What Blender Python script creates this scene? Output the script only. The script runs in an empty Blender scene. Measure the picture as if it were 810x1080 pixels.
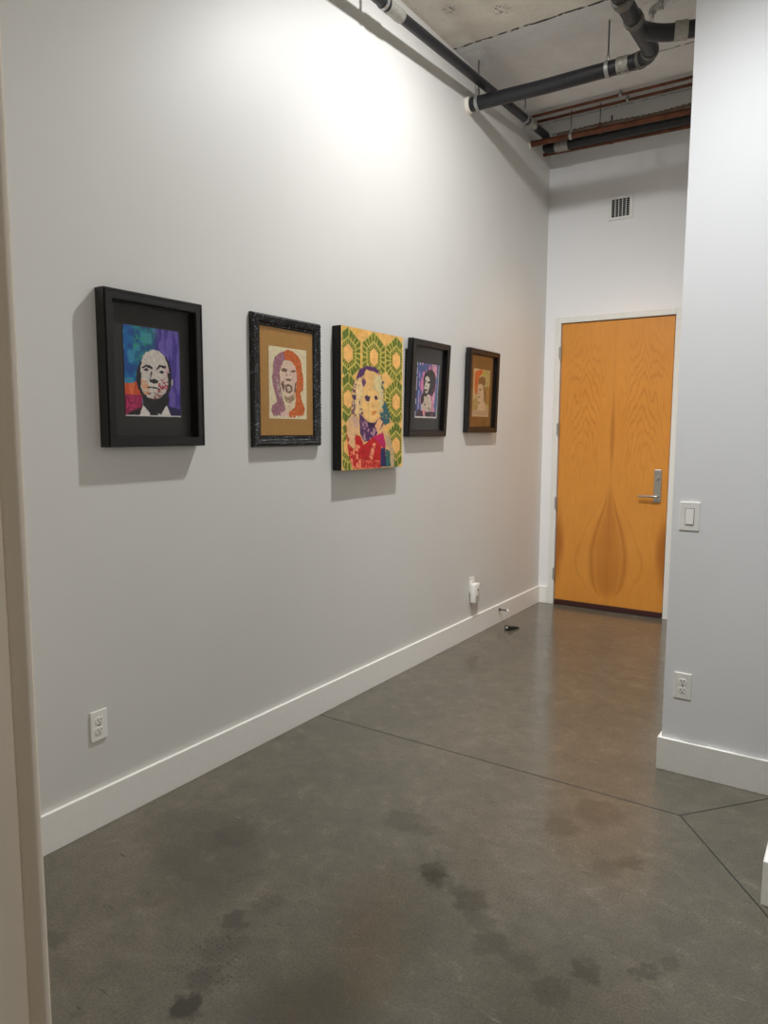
import bpy, bmesh, math, random
import numpy as np
from mathutils import Vector, Matrix
random.seed(7)
sc = bpy.context.scene
COL = sc.collection
PI = math.pi

# ------------------------------------------------------------------ materials
def lin(c):
    return tuple((v/255/12.92 if v/255 <= .04045 else ((v/255+.055)/1.055)**2.4) for v in c)
class N:
    def __init__(s, name):
        s.m = bpy.data.materials.new(name); s.m.use_nodes = True
        s.t = s.m.node_tree; s.b = s.t.nodes['Principled BSDF']
    def n(s, typ, ins=None, **kw):
        x = s.t.nodes.new(typ)
        for k, v in kw.items(): setattr(x, k, v)
        for k, v in (ins or {}).items(): s.put(x.inputs[k], v)
        return x
    def put(s, sock, v):
        if isinstance(v, bpy.types.NodeSocket): s.t.links.new(v, sock)
        else:
            if sock.type == 'RGBA' and len(v) == 3: v = (*v, 1)
            sock.default_value = v
    def set(s, **kw):
        for k, v in kw.items(): s.put(s.b.inputs[k.replace('_', ' ')], v)
        return s
    def math(s, op, a, b=0., c=0., clamp=False):
        x = s.t.nodes.new('ShaderNodeMath'); x.operation = op; x.use_clamp = clamp
        s.put(x.inputs[0], a); s.put(x.inputs[1], b); s.put(x.inputs[2], c)
        return x.outputs[0]
    def coord(s, scale=(1, 1, 1)):
        tc = s.n('ShaderNodeTexCoord'); mp = s.n('ShaderNodeMapping', {'Vector': tc.outputs['Object'], 'Scale': scale})
        return mp.outputs[0]
    def noise(s, v, scale, detail=4., rough=.55, dist=0.):
        return s.n('ShaderNodeTexNoise', {'Vector': v, 'Scale': scale, 'Detail': detail, 'Roughness': rough, 'Distortion': dist}).outputs[0]
    def ramp(s, f, *st):
        r = s.n('ShaderNodeValToRGB', {'Fac': f}); e = r.color_ramp.elements
        while len(e) < len(st): e.new(.5)
        for x, (p, c) in zip(e, st): x.position = p; x.color = (*c, 1) if len(c) == 3 else c
        return r.outputs[0]
    def rng(s, f, a, b, c, d, smooth=True):
        r = s.n('ShaderNodeMapRange', {'Value': f, 'From Min': a, 'From Max': b, 'To Min': c, 'To Max': d})
        if smooth: r.interpolation_type = 'SMOOTHSTEP'
        return r.outputs[0]
    def mix(s, f, a, b, mode='MIX'):
        x = s.n('ShaderNodeMix', data_type='RGBA', blend_type=mode)
        s.put(x.inputs[0], f); s.put(x.inputs[6], a); s.put(x.inputs[7], b)
        return x.outputs[2]
    def bump(s, h, strength, dist=.01):
        s.put(s.b.inputs['Normal'], s.n('ShaderNodeBump', {'Height': h, 'Strength': strength, 'Distance': dist}).outputs[0]); return s

def plain(name, rgb, rough=.5, metal=0., var=.06, scale=30, bump=0., spec=.5):
    k = N(name); c = lin(rgb); v = k.coord()
    nz = k.noise(v, scale)
    k.set(Base_Color=k.ramp(nz, (.3, tuple(max(0, x*(1-var)) for x in c)), (.7, tuple(min(1, x*(1+var)) for x in c))), Roughness=rough, Metallic=metal)
    k.b.inputs['Specular IOR Level'].default_value = spec
    if bump: k.bump(nz, bump, .004)
    return k.m
def paint_wall(name, rgb, rough=.6):
    k = N(name); c = lin(rgb); v = k.coord()
    a = k.noise(v, 1.3, 3); f = k.noise(v, 160, 2)
    k.set(Base_Color=k.ramp(a, (.3, tuple(x*.98 for x in c)), (.7, tuple(x*1.01 for x in c))), Roughness=rough)
    k.bump(f, .12, .002); return k.m

M = {}
M['wall'] = paint_wall('grey_wall_paint', (213, 212, 207), .5)
M['white_wall'] = paint_wall('white_wall_paint', (232, 232, 232), .55)
M['cream_wall'] = paint_wall('cream_wall_paint', (240, 228, 210), .55)
M['trim'] = plain('white_trim_paint', (236, 234, 228), .38, var=.02)
M['frame_paint'] = plain('door_frame_paint', (222, 222, 216), .4, var=.02)
M['plastic'] = plain('white_plastic', (238, 236, 230), .32, var=.015)
M['slot'] = plain('dark_slot', (25, 24, 22), .6)
M['pipe'] = plain('black_cast_iron_paint', (27, 28, 32), .42, var=.3, scale=45, bump=.15)
M['band'] = plain('steel_coupling_band', (160, 158, 150), .5, .6, var=.15, scale=60, bump=.2)
M['band_grey'] = plain('grey_coupling_sleeve', (98, 96, 88), .6, .1, var=.15, scale=50)
M['galv'] = plain('galvanised_steel', (175, 176, 174), .38, .8, var=.12, scale=80)
M['rod'] = plain('threaded_steel_rod', (105, 104, 100), .45, .7, var=.2, scale=120)
M['copper'] = plain('aged_copper', (100, 60, 40), .42, .5, var=.35, scale=14)
M['chrome'] = plain('satin_nickel', (190, 188, 184), .3, .9, var=.04)
M['rubber'] = plain('black_rubber', (26, 24, 22), .55)
M['plaster'] = plain('white_patching_plaster', (225, 220, 208), .8, var=.08, scale=90, bump=.6)
M['sweep'] = plain('dark_brown_sweep', (58, 24, 18), .5)
M['black_frame'] = plain('black_stained_wood', (20, 18, 17), .33, var=.3, scale=20)
M['canvas_edge'] = plain('black_canvas_edge', (14, 14, 14), .7)
M['mat_dark'] = plain('charcoal_mat_board', (58, 55, 52), .75)
M['mat_reflection_brown'] = plain('reflection_brown_mat_board', (98, 70, 42), .7)  # brown puts a warm reflection on the mat into its colour
M['mat_gold'] = plain('gold_mat_board', (196, 146, 78), .45, .1)
M['grille'] = plain('grille_white_metal', (228, 228, 224), .4, var=.02)
M['dark_duct'] = plain('dark_duct', (22, 22, 22), .8)
M['white_sprinkler_pipe'] = plain('white_painted_pipe', (215, 215, 212), .4)
M['conduit'] = plain('flexible_metal_conduit', (112, 98, 84), .5, .3, var=.15)

# glitter frame; pale sparkles are glints painted into the base colour
k = N('black_glitter_frame'); v = k.coord()
vo = k.n('ShaderNodeTexVoronoi', {'Vector': v, 'Scale': 210.})
sp = k.math('MULTIPLY', k.rng(k.n('ShaderNodeSeparateColor', {'Color': vo.outputs['Color']}).outputs[0], .90, .905, 0, 1), k.rng(vo.outputs['Distance'], .3, .45, 1, 0))
k.set(Base_Color=k.mix(sp, lin((9, 9, 10)), lin((190, 200, 215))), Metallic=k.math('MULTIPLY', sp, .25), Roughness=.22)
k.bump(vo.outputs['Distance'], .35, .002); M['glitter'] = k.m

# glass: thin clear pane, light passes
k = N('picture_glass'); t = k.t
t.nodes.remove(k.b)
tr = k.n('ShaderNodeBsdfTransparent'); gl = k.n('ShaderNodeBsdfGlossy', {'Roughness': .04})
fr = k.n('ShaderNodeFresnel', {'IOR': 1.12})
mx = k.n('ShaderNodeMixShader', {'Fac': k.math('MULTIPLY', fr.outputs[0], .5), 1: tr.outputs[0], 2: gl.outputs[0]})
t.links.new(mx.outputs[0], t.nodes['Material Output'].inputs['Surface']); M['glass'] = k.m

# painted artwork: pigment stored per vertex
k = N('painted_artwork'); at = k.n('ShaderNodeAttribute', attribute_name='pigment')
k.set(Base_Color=at.outputs['Color'], Roughness=.55); M['art'] = k.m

# door veneer (book-matched leaves)
k = N('golden_wood_veneer')
tc = k.n('ShaderNodeTexCoord'); sx = k.n('ShaderNodeSeparateXYZ', {'Vector': tc.outputs['Object']})
u = k.math('ABSOLUTE', sx.outputs[0]); z = sx.outputs[2]
wob = k.noise(tc.outputs['Object'], 4.5, 3)
uc = k.math('ABSOLUTE', k.math('SUBTRACT', u, .235))
# cathedral peaks on each leaf, long V curves
g = k.math('ADD', k.math('MULTIPLY', z, 1.15), k.math('MULTIPLY', uc, 2.6))
low = k.n('ShaderNodeCombineXYZ', {'X': k.math('MULTIPLY', u, 5.), 'Y': 0., 'Z': k.math('MULTIPLY', z, .8)}).outputs[0]
nl = k.noise(low, 1.5, 3, .5, .3)
g = k.math('ADD', g, k.math('MULTIPLY', nl, 1.5))
w1 = k.math('SINE', k.math('MULTIPLY', g, 34.))
w1 = k.rng(w1, .2, 1., 0, 1)
wz = k.rng(k.math('ABSOLUTE', k.math('SUBTRACT', z, 1.75)), .15, .85, .75, 0)   # peaks fade away from the upper half
wx = k.rng(uc, .08, .2, 1, .12)
cath = k.math('MULTIPLY', w1, k.math('MULTIPLY', wz, wx))
# straight grain / pores
fine = k.n('ShaderNodeCombineXYZ', {'X': k.math('MULTIPLY', u, 60.), 'Y': 0., 'Z': k.math('MULTIPLY', z, 2.2)}).outputs[0]
pore = k.rng(k.noise(fine, 2.2, 4, .6), .45, .75, 0, 1)
# heart shaped dark figure low on the centre seam, spear above it
def blob(cx_, cz_, rx, rz):
    a = k.math('POWER', k.math('DIVIDE', k.math('SUBTRACT', u, cx_), rx), 2.)
    b = k.math('POWER', k.math('DIVIDE', k.math('SUBTRACT', z, cz_), rz), 2.)
    return k.math('ADD', k.math('SQRT', k.math('ADD', a, b)), k.math('MULTIPLY', k.math('SUBTRACT', nl, .5), 1.1))
tz = k.math('DIVIDE', k.math('SUBTRACT', z, .10), 1.02)
tzc = k.math('MAXIMUM', k.math('MINIMUM', tz, 1.), 0.)
hw = k.math('ADD', k.math('MULTIPLY', k.math('SINE', k.math('MULTIPLY', k.math('POWER', tzc, .62), PI)), .165), .012)
hw = k.math('MULTIPLY', hw, k.rng(z, .3, 1.1, 1., .55))
h1 = k.math('ADD', k.math('DIVIDE', u, hw), k.math('MULTIPLY', k.math('SUBTRACT', nl, .5), .9))
inz = k.math('MULTIPLY', k.rng(z, .05, .2, 0, 1), k.rng(z, .85, 1.15, 1, 0))
ring = k.math('MULTIPLY', k.rng(k.math('ABSOLUTE', k.math('SUBTRACT', h1, .85)), 0, .3, .55, 0), inz)
ring2 = k.math('MULTIPLY', k.rng(k.math('ABSOLUTE', k.math('SUBTRACT', h1, 1.7)), 0, .12, .22, 0), inz)
h2 = k.math('MULTIPLY', k.rng(h1, .1, 1.2, .5, 0), inz)
h3 = k.rng(blob(0., 1.5, .028, .34), .2, 1., .5, 0)
h4 = k.rng(blob(.44, .5, .075, .38), .4, 1.05, .8, 0)
dark = k.math('MAXIMUM', k.math('MAXIMUM', ring, h2), k.math('MAXIMUM', h3, k.math('MAXIMUM', h4, ring2)))
base = k.mix(wob, lin((202, 132, 50)), lin((216, 148, 62)))
c = k.mix(k.math('MULTIPLY', cath, .42), base, lin((164, 92, 26)))
c = k.mix(k.math('MULTIPLY', dark, .8), c, lin((138, 70, 16)))
c = k.mix(k.math('MULTIPLY', pore, .3), c, lin((168, 98, 34)))
seam = k.rng(u, .0008, .003, .3, 0); c = k.mix(seam, c, lin((130, 70, 22)))
k.set(Base_Color=c, Roughness=.38); k.bump(pore, .08, .002); M['veneer'] = k.m

# concrete ceiling
k = N('concrete_ceiling'); tc = k.n('ShaderNodeTexCoord'); o = tc.outputs['Object']; sx = k.n('ShaderNodeSeparateXYZ', {'Vector': o})
n1 = k.noise(o, 3.5, 8, .65); n2 = k.noise(o, 38, 6, .7)
yj = k.math('ADD', sx.outputs[1], k.math('MULTIPLY', k.math('SUBTRACT', k.noise(o, 14, 3), .5), .02))
near = k.rng(yj, 4.318, 4.326, 1, 0, False)
far = k.rng(yj, 5.70, 5.71, 0, 1, False)
ca = k.ramp(n1, (.25, lin((204, 203, 200))), (.75, lin((226, 225, 221))))
cb = k.ramp(n1, (.25, lin((204, 198, 185))), (.75, lin((236, 230, 216))))
c = k.mix(near, ca, cb); c = k.mix(k.math('MULTIPLY', far, .5), c, lin((190, 190, 186)))
pit = k.rng(n2, .60, .72, 0, .4); c = k.mix(k.math('MULTIPLY', pit, k.math('ADD', k.math('MULTIPLY', near, .7), .3)), c, lin((146, 138, 124)))
def seamline(y0, w, x0=-99.):
    d = k.math('ABSOLUTE', k.math('SUBTRACT', yj, y0)); s = k.rng(d, w*.4, w, 1, 0)
    br = k.rng(k.noise(o, 26, 2), .38, .5, 0.15, 1)
    return k.math('MULTIPLY', k.math('MULTIPLY', s, br), k.math('GREATER_THAN', sx.outputs[0], x0))
sm = k.math('MAXIMUM', seamline(4.322, .012), k.math('MAXIMUM', k.math('MULTIPLY', seamline(5.705, .012), .6), k.math('MULTIPLY', seamline(5.06, .012, -1.28), .7)))
c = k.mix(sm, c, lin((62, 58, 52)))
# patch of aggregate and pale chalk arc
def radial(px, py):
    dx = k.math('SUBTRACT', sx.outputs[0], px); dy = k.math('SUBTRACT', sx.outputs[1], py)
    return k.math('SQRT', k.math('ADD', k.math('MULTIPLY', dx, dx), k.math('MULTIPLY', dy, dy)))
for px, py, r in ((-1.915, 4.083, .07), (-2.16, 3.93, .06), (-1.6, 3.7, .08)):
    pa = k.math('MULTIPLY', k.rng(radial(px, py), r*.4, r, 1, 0), k.rng(k.noise(o, 70, 3), .5, .6, 0, .8))
    c = k.mix(pa, c, lin((78, 70, 58)))
arc = k.math('MULTIPLY', k.rng(k.math('ABSOLUTE', k.math('SUBTRACT', radial(-2.27, 4.60), .205)), .004, .014, .7, 0), k.math('LESS_THAN', sx.outputs[1], 4.475))
arc = k.math('MULTIPLY', arc, k.math('LESS_THAN', sx.outputs[0], -2.1))
c = k.mix(arc, c, lin((205, 203, 196)))
k.set(Base_Color=c, Roughness=.85)
k.bump(k.math('SUBTRACT', k.math('ADD', n2, n1), sm), .5, .012); M['ceiling'] = k.m

# polished concrete floor
k = N('polished_concrete_floor'); tc = k.n('ShaderNodeTexCoord'); o = tc.outputs['Object']
n1 = k.noise(o, 1.1, 6, .6, .4); n2 = k.noise(o, 11, 10, .74, .4); n3 = k.noise(o, 130, 4, .7)
wn = k.n('ShaderNodeTexNoise', {'Vector': o, 'Scale': 26., 'Detail': 6.}).outputs['Color']
wv = k.n('ShaderNodeVectorMath', {0: wn, 1: (.5, .5, .5)}, operation='SUBTRACT').outputs[0]
wv = k.n('ShaderNodeVectorMath', {0: wv, 'Scale': .11}, operation='SCALE').outputs[0]
ow = k.n('ShaderNodeVectorMath', {0: o, 1: wv}, operation='ADD').outputs[0]
c = k.ramp(n1, (.3, lin((90, 87, 76))), (.7, lin((112, 104, 90))))
c = k.mix(k.rng(n2, .42, .68, 0, .38), c, lin((72, 66, 56)))
c = k.mix(k.rng(n2, .32, .45, .22, 0), c, lin((150, 144, 131)))
c = k.mix(k.rng(n3, .42, .60, 0, .45), c, lin((70, 66, 57)))
stains = [(-1.147, 2.049, .07, .55), (-1.12, 2.02, .06, .5), (-1.03, 2.0, .05, .35), (-.969, 1.963, .07, .5), (-.90, 1.9, .05, .3), (-.83, 1.834, .07, .35), (-.73, 1.806, .06, .3),
          (-.615, 1.756, .07, .35), (-.563, 1.874, .055, .5), (-.424, 1.967, .045, .45), (-.375, 2.03, .035, .3), (-.60, 2.469, .055, .4), (-.66, 2.40, .07, .25), (-.887, 2.557, .09, .3),
          (-1.87, 1.833, .10, .3), (-1.533, 1.475, .055, .5), (-1.50, 1.60, .06, .25), (-1.47, 1.377, .08, .28), (-1.39, 1.167, .055, .95), (-1.43, 1.26, .06, .4), (-1.409, 2.264, .10, .35), (-1.30, 2.25, .07, .3),
          (-1.914, 1.119, .05, .4), (-1.80, 1.60, .25, .25), (-2.05, 1.75, .22, .22), (-1.1, 1.3, .22, .25), (-.8, 2.75, .12, .3)]
for sx_, sy_, r, s in stains:
    d = k.n('ShaderNodeVectorMath', {0: ow, 1: (sx_, sy_, 0)}, operation='DISTANCE').outputs['Value']
    c = k.mix(k.rng(d, r*.5, r*1.05, s*.95, 0), c, lin((48, 42, 33)))
# tread-like dotted scuff
vo = k.n('ShaderNodeTexVoronoi', {'Vector': o, 'Scale': 62., 'Randomness': .35}).outputs['Distance']
d = k.n('ShaderNodeVectorMath', {0: ow, 1: (-1.455, 1.33, 0)}, operation='DISTANCE').outputs['Value']
c = k.mix(k.math('MULTIPLY', k.rng(vo, .18, .3, .6, 0), k.rng(d, .05, .19, 1, 0)), c, lin((48, 44, 38)))
# fine dark scratches and nicks
va = k.n('ShaderNodeMapping', {'Vector': o, 'Rotation': (0, 0, .6), 'Scale': (11, 80, 1)}).outputs[0]
c = k.mix(k.rng(k.noise(va, 1., 2, .5), .715, .73, 0, .6), c, lin((46, 43, 38)))
vb = k.n('ShaderNodeMapping', {'Vector': o, 'Rotation': (0, 0, -.9), 'Scale': (9, 90, 1)}).outputs[0]
c = k.mix(k.rng(k.noise(vb, 1., 2, .5), .75, .77, 0, .45), c, lin((150, 146, 136)))
# saw-cut control joints
sp = k.n('ShaderNodeSeparateXYZ', {'Vector': o}); X_, Y_ = sp.outputs[0], sp.outputs[1]
def cut(p, q):
    px, py = p; qx, qy = q; L = math.hypot(qx-px, qy-py); tx, ty = (qx-px)/L, (qy-py)/L
    ax = k.math('SUBTRACT', X_, px); ay = k.math('SUBTRACT', Y_, py)
    al = k.math('ADD', k.math('MULTIPLY', ax, tx), k.math('MULTIPLY', ay, ty))
    pe = k.math('ABSOLUTE', k.math('SUBTRACT', k.math('MULTIPLY', ax, ty), k.math('MULTIPLY', ay, tx)))
    ins = k.math('MULTIPLY', k.math('GREATER_THAN', al, 0.), k.math('LESS_THAN', al, L))
    return k.math('MULTIPLY', k.rng(pe, .0024, .0046, 1, 0), ins)
jt = k.math('MAXIMUM', cut((-2.34, 2.908), (-.521, 2.903)), k.math('MAXIMUM', cut((-.521, 2.903), (-.235, 3.26)), cut((-.521, 2.903), (.6, 1.386))))
c = k.mix(k.math('MULTIPLY', jt, .92), c, lin((24, 21, 17)))
k.set(Base_Color=c, Roughness=k.math('ADD', k.rng(n2, .3, .7, .11, .24), k.math('MULTIPLY', jt, .4)))
k.b.inputs['Specular IOR Level'].default_value = .55
k.bump(k.math('SUBTRACT', k.math('MULTIPLY', n3, .15), jt), .25, .004); M['floor'] = k.m

# ------------------------------------------------------------------ geometry helpers
def link(name, bm, mat, parent=None, smooth=False):
    me = bpy.data.meshes.new(name); bmesh.ops.recalc_face_normals(bm, faces=bm.faces[:]); bm.to_mesh(me); bm.free()
    if smooth:
        for p in me.polygons: p.use_smooth = True
        try: me.set_sharp_from_angle(angle=math.radians(40))
        except Exception: pass
    for m in (mat if isinstance(mat, (list, tuple)) else [mat]): me.materials.append(M[m])
    o = bpy.data.objects.new(name, me); COL.objects.link(o)
    if parent: o.parent = parent
    return o
def box(bm, x0, x1, y0, y1, z0, z1, bev=0., seg=2):
    v = [bm.verts.new((x, y, z)) for x in (x0, x1) for y in (y0, y1) for z in (z0, z1)]
    fs = [bm.faces.new([v[i] for i in f]) for f in ((0, 1, 3, 2), (4, 6, 7, 5), (0, 4, 5, 1), (2, 3, 7, 6), (0, 2, 6, 4), (1, 5, 7, 3))]
    if bev:
        es = list({e for f in fs for e in f.edges})
        bmesh.ops.bevel(bm, geom=es, offset=bev, segments=seg, affect='EDGES', profile=.5)
def tube(bm, pts, r, n=20, caps=True):
    pts = [Vector(p) for p in pts]; rs = r if isinstance(r, (list, tuple)) else [r]*len(pts)
    rings = []; up = None
    for i, p in enumerate(pts):
        if i == 0: d = (pts[1]-p)
        elif i == len(pts)-1: d = (p-pts[i-1])
        else: d = (pts[i+1]-p).normalized() + (p-pts[i-1]).normalized()
        d.normalize()
        if up is None:
            up = Vector((0, 0, 1)) if abs(d.z) < .9 else Vector((1, 0, 0))
        s = d.cross(up).normalized(); up2 = s.cross(d).normalized(); up = up2
        rings.append([bm.verts.new(p + rs[i]*(math.cos(2*PI*j/n)*s + math.sin(2*PI*j/n)*up2)) for j in range(n)])
    for a, b in zip(rings, rings[1:]):
        for j in range(n): bm.faces.new((a[j], a[(j+1) % n], b[(j+1) % n], b[j]))
    if caps: bm.faces.new(rings[0][::-1]); bm.faces.new(rings[-1])
def band_tube(bm, p, q, r0, r1):      # a sleeve with rolled ends and two clamps
    p = Vector(p); q = Vector(q); f = lambda t: p.lerp(q, t)
    tube(bm, [f(0), f(.001), f(.06), f(.14), f(.2), f(.26), f(.45), f(.5), f(.55), f(.74), f(.8), f(.86), f(.94), f(.999), f(1)],
         [r0, r1*.985, r1, r1, r1*1.035, r1, r1*.99, r1*.975, r1*.99, r1, r1*1.035, r1, r1, r1*.985, r0], 28)
def bez(p0, p1, p2, n=10):
    p0, p1, p2 = Vector(p0), Vector(p1), Vector(p2)
    return [p0*(1-t)**2 + p1*2*t*(1-t) + p2*t*t for t in [i/n for i in range(n+1)]]
def ring_prism(bm, outer, inner, h0, h1, to):   # rectangular ring, local (a,b)->world via to(a,b,h)
    (a0, b0, a1, b1), (c0, d0, c1, d1) = outer, inner
    O = [(a0, b0), (a1, b0), (a1, b1), (a0, b1)]; I = [(c0, d0), (c1, d0), (c1, d1), (c0, d1)]
    V = {(k_, h): [bm.verts.new(to(a, b, h)) for a, b in L] for k_, L in (('o', O), ('i', I)) for h in (h0, h1)}
    for j in range(4):
        l = (j+1) % 4
        bm.faces.new((V['o', h1][j], V['o', h1][l], V['i', h1][l], V['i', h1][j]))
        bm.faces.new((V['o', h0][j], V['i', h0][j], V['i', h0][l], V['o', h0][l]))
        bm.faces.new((V['o', h0][j], V['o', h0][l], V['o', h1][l], V['o', h1][j]))
        bm.faces.new((V['i', h0][j], V['i', h1][j], V['i', h1][l], V['i', h0][l]))
def thing(name, label, cat, loc=(0, 0, 0), group=None):
    o = bpy.data.objects.new(name, None); COL.objects.link(o); o.location = loc; o.empty_display_size = .1
    o['label'] = label; o['category'] = cat
    if group: o['group'] = group
    return o
def struct(o, label, cat):
    o['kind'] = 'structure'; o['label'] = label; o['category'] = cat; return o
def sbox(name, mat, label, cat, *a, **kw):
    bm = bmesh.new(); box(bm, *a, **kw); return struct(link(name, bm, mat), label, cat)
def rebase(o, root):   # children were modelled in world space; hang them under a root at its base
    for c_ in o: c_.parent = root; c_.matrix_parent_inverse = Matrix.Identity(4); c_.location = -Vector(root.location)

# ------------------------------------------------------------------ room
XL, YB, ZC = -2.348, 6.02, 3.91
bm = bmesh.new(); box(bm, -2.6, 2.5, -3.3, 6.3, -.12, 0); struct(link('floor', bm, 'floor'), 'polished grey brown concrete floor with saw-cut joints', 'floor')
bm = bmesh.new(); box(bm, -2.6, 2.5, -3.3, 6.3, ZC, ZC+.15); struct(link('ceiling', bm, 'ceiling'), 'exposed rough concrete ceiling', 'ceiling')
sbox('wall_left', 'wall', 'long light grey wall carrying the five pictures', 'wall', XL-.15, XL, -3.15, YB+.15, 0, ZC)
# back wall with door opening
DX0, DX1, DZ = -2.256, -1.246, 2.452
bm = bmesh.new()
box(bm, XL, DX0, YB, YB+.15, 0, ZC); box(bm, DX1, -.6, YB, YB+.15, 0, ZC); box(bm, DX0, DX1, YB, YB+.15, DZ, ZC)
struct(link('wall_back', bm, 'white_wall'), 'white end wall around the wooden door', 'wall')
sbox('wall_right', 'white_wall', 'white wall block with light switch and outlet', 'wall', -.684, 2.2, 3.285, YB+.15, 0, ZC)
sbox('wall_right_near', 'white_wall', 'white wall end at the right edge, only its baseboard in view', 'wall', -.176, 2.2, 2.487, 2.63, 0, ZC)
# side wall with an unseen window added for fill light, and wall behind
bm = bmesh.new(); W0, W1, WZ0, WZ1 = -.9, 1.1, .75, 3.2
box(bm, 2.2, 2.35, -3.15, W0, 0, ZC); box(bm, 2.2, 2.35, W1, 3.3, 0, ZC); box(bm, 2.2, 2.35, W0, W1, 0, WZ0); box(bm, 2.2, 2.35, W0, W1, WZ1, ZC)
struct(link('wall_window_side', bm, 'white_wall'), 'white wall with the added, unseen window, beside the viewer', 'wall')
bm = bmesh.new()
ring_prism(bm, (W0, WZ0, W1, WZ1), (W0+.06, WZ0+.06, W1-.06, WZ1-.06), 2.24, 2.3, lambda a, b, h: (h, a, b))
box(bm, 2.25, 2.29, .075, .125, WZ0+.06, WZ1-.06)
struct(link('added_window_1', bm, 'trim'), 'added, unseen white window frame beside the viewer', 'window')
sbox('wall_behind', 'white_wall', 'white wall behind the viewer', 'wall', -2.5, 2.35, -3.3, -3.15, 0, ZC)
# foreground partition end: trim strip and proud board at left edge
sbox('wall_near_left', 'cream_wall', 'cream partition end at the left edge of the view', 'wall', XL, -1.4495, .40, .788, 0, ZC, bev=.003)
sbox('trim_1', 'cream_wall', 'narrow cream trim strip beside the grey wall at far left', 'trim', XL, -1.3855, .788, .802, 0, ZC, bev=.005)

# baseboards
BH, BT = .148, .015
def board(name, label, *segs):
    bm = bmesh.new()
    for s in segs: box(bm, *s, bev=.002, seg=1)
    struct(link(name, bm, 'trim'), label, 'baseboard')
board('baseboard_left', 'white baseboard along the long grey wall', (XL, XL+BT, .802, YB, 0, BH))
board('baseboard_back', 'short white baseboard between corner and door frame', (XL+BT, DX0-.012, YB-BT, YB, 0, BH), (DX1+.03, -.70, YB-BT, YB, 0, BH))
board('baseboard_right', 'white baseboard around the white wall block', (-.684-BT, 2.2, 3.285-BT, 3.285, 0, BH), (-.684-BT, -.684, 3.285, YB-BT, 0, BH))
board('baseboard_right_near', 'white baseboard end at the right edge of the view', (-.176-BT, 2.2, 2.487-BT, 2.487, 0, BH), (-.176-BT, -.176, 2.487, 2.63, 0, BH))

# ------------------------------------------------------------------ door
door = bpy.data.objects.new('door_1', None); COL.objects.link(door); door.location = (-1.75, YB, 0)
struct(door, 'tall golden wood veneer door with lever handle at the hall end', 'door')
P = []
bm = bmesh.new()
FY0 = YB-.012
for a in ((DX0, -2.207, FY0, YB+.14, 0, DZ), (-1.291, DX1, FY0, YB+.14, 0, DZ), (-2.207, -1.291, FY0, YB+.14, 2.404, DZ)): box(bm, *a, bev=.0025, seg=1)
for a in ((-2.207, -2.19, YB+.055, YB+.10, 0, 2.404), (-1.308, -1.291, YB+.055, YB+.10, 0, 2.404), (-2.207, -1.291, YB+.055, YB+.10, 2.388, 2.404)): box(bm, *a)
P.append(link('door_frame', bm, 'frame_paint'))
bm = bmesh.new(); box(bm, -.4515, .4515, -.0225, .0225, .046, 2.398, bev=.002, seg=1)
slab = link('door_slab', bm, 'veneer'); slab.parent = door; slab.location = (-1.749+1.75, .0285, 0)
bm = bmesh.new(); box(bm, -2.2005, -1.2975, YB+.004, YB+.05, .004, .046); box(bm, -2.2005, -1.2975, YB-.004, YB+.004, .006, .044, bev=.002, seg=1)
P.append(link('door_sweep', bm, 'sweep'))
for hz in (2.16, 1.52, .89, .27):
    bm = bmesh.new(); tube(bm, [(-2.2035, YB-.007, hz-.056), (-2.2035, YB-.007, hz+.056)], .0065, 12)
    for q in (-.057, .057): tube(bm, [(-2.2035, YB-.007, hz+q-.004), (-2.2035, YB-.007, hz+q+.004)], .0045, 10)
    box(bm, -2.218, -2.205, YB-.0145, YB-.011, hz-.05, hz+.05)
    P.append(link('hinge', bm, 'chrome', smooth=True))
rebase(P, door)
# lock plate with lever, hung on the slab
yf = YB+.006
bm = bmesh.new(); box(bm, -1.402, -1.345, yf-.012, yf, .94, 1.203, bev=.004)
pl = link('lock_plate', bm, 'chrome'); rebase([pl], door)
bm = bmesh.new()
tube(bm, [(-1.372, yf-.010, .99), (-1.372, yf-.055, .99)], .011, 16)
tube(bm, bez((-1.365, yf-.052, .99), (-1.44, yf-.056, .992), (-1.515, yf-.045, .985), 8), [.0095, .0100, .0098, .0095, .009, .009, .0085, .008, .0065], 14)
lv = link('lever', bm, 'chrome', pl, smooth=True)
bm = bmesh.new(); tube(bm, [(-1.3735, yf-.011, 1.13), (-1.3735, yf-.018, 1.13)], .0165, 20); box(bm, -1.3775, -1.3695, yf-.034, yf-.017, 1.118, 1.142, bev=.002)
tt = link('thumb_turn', bm, 'chrome', pl, smooth=True)
bm = bmesh.new(); box(bm, -1.402, -1.345, yf-.0126, yf-.0118, 1.129, 1.131)
gv = link('plate_groove', bm, 'slot', pl)
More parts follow.
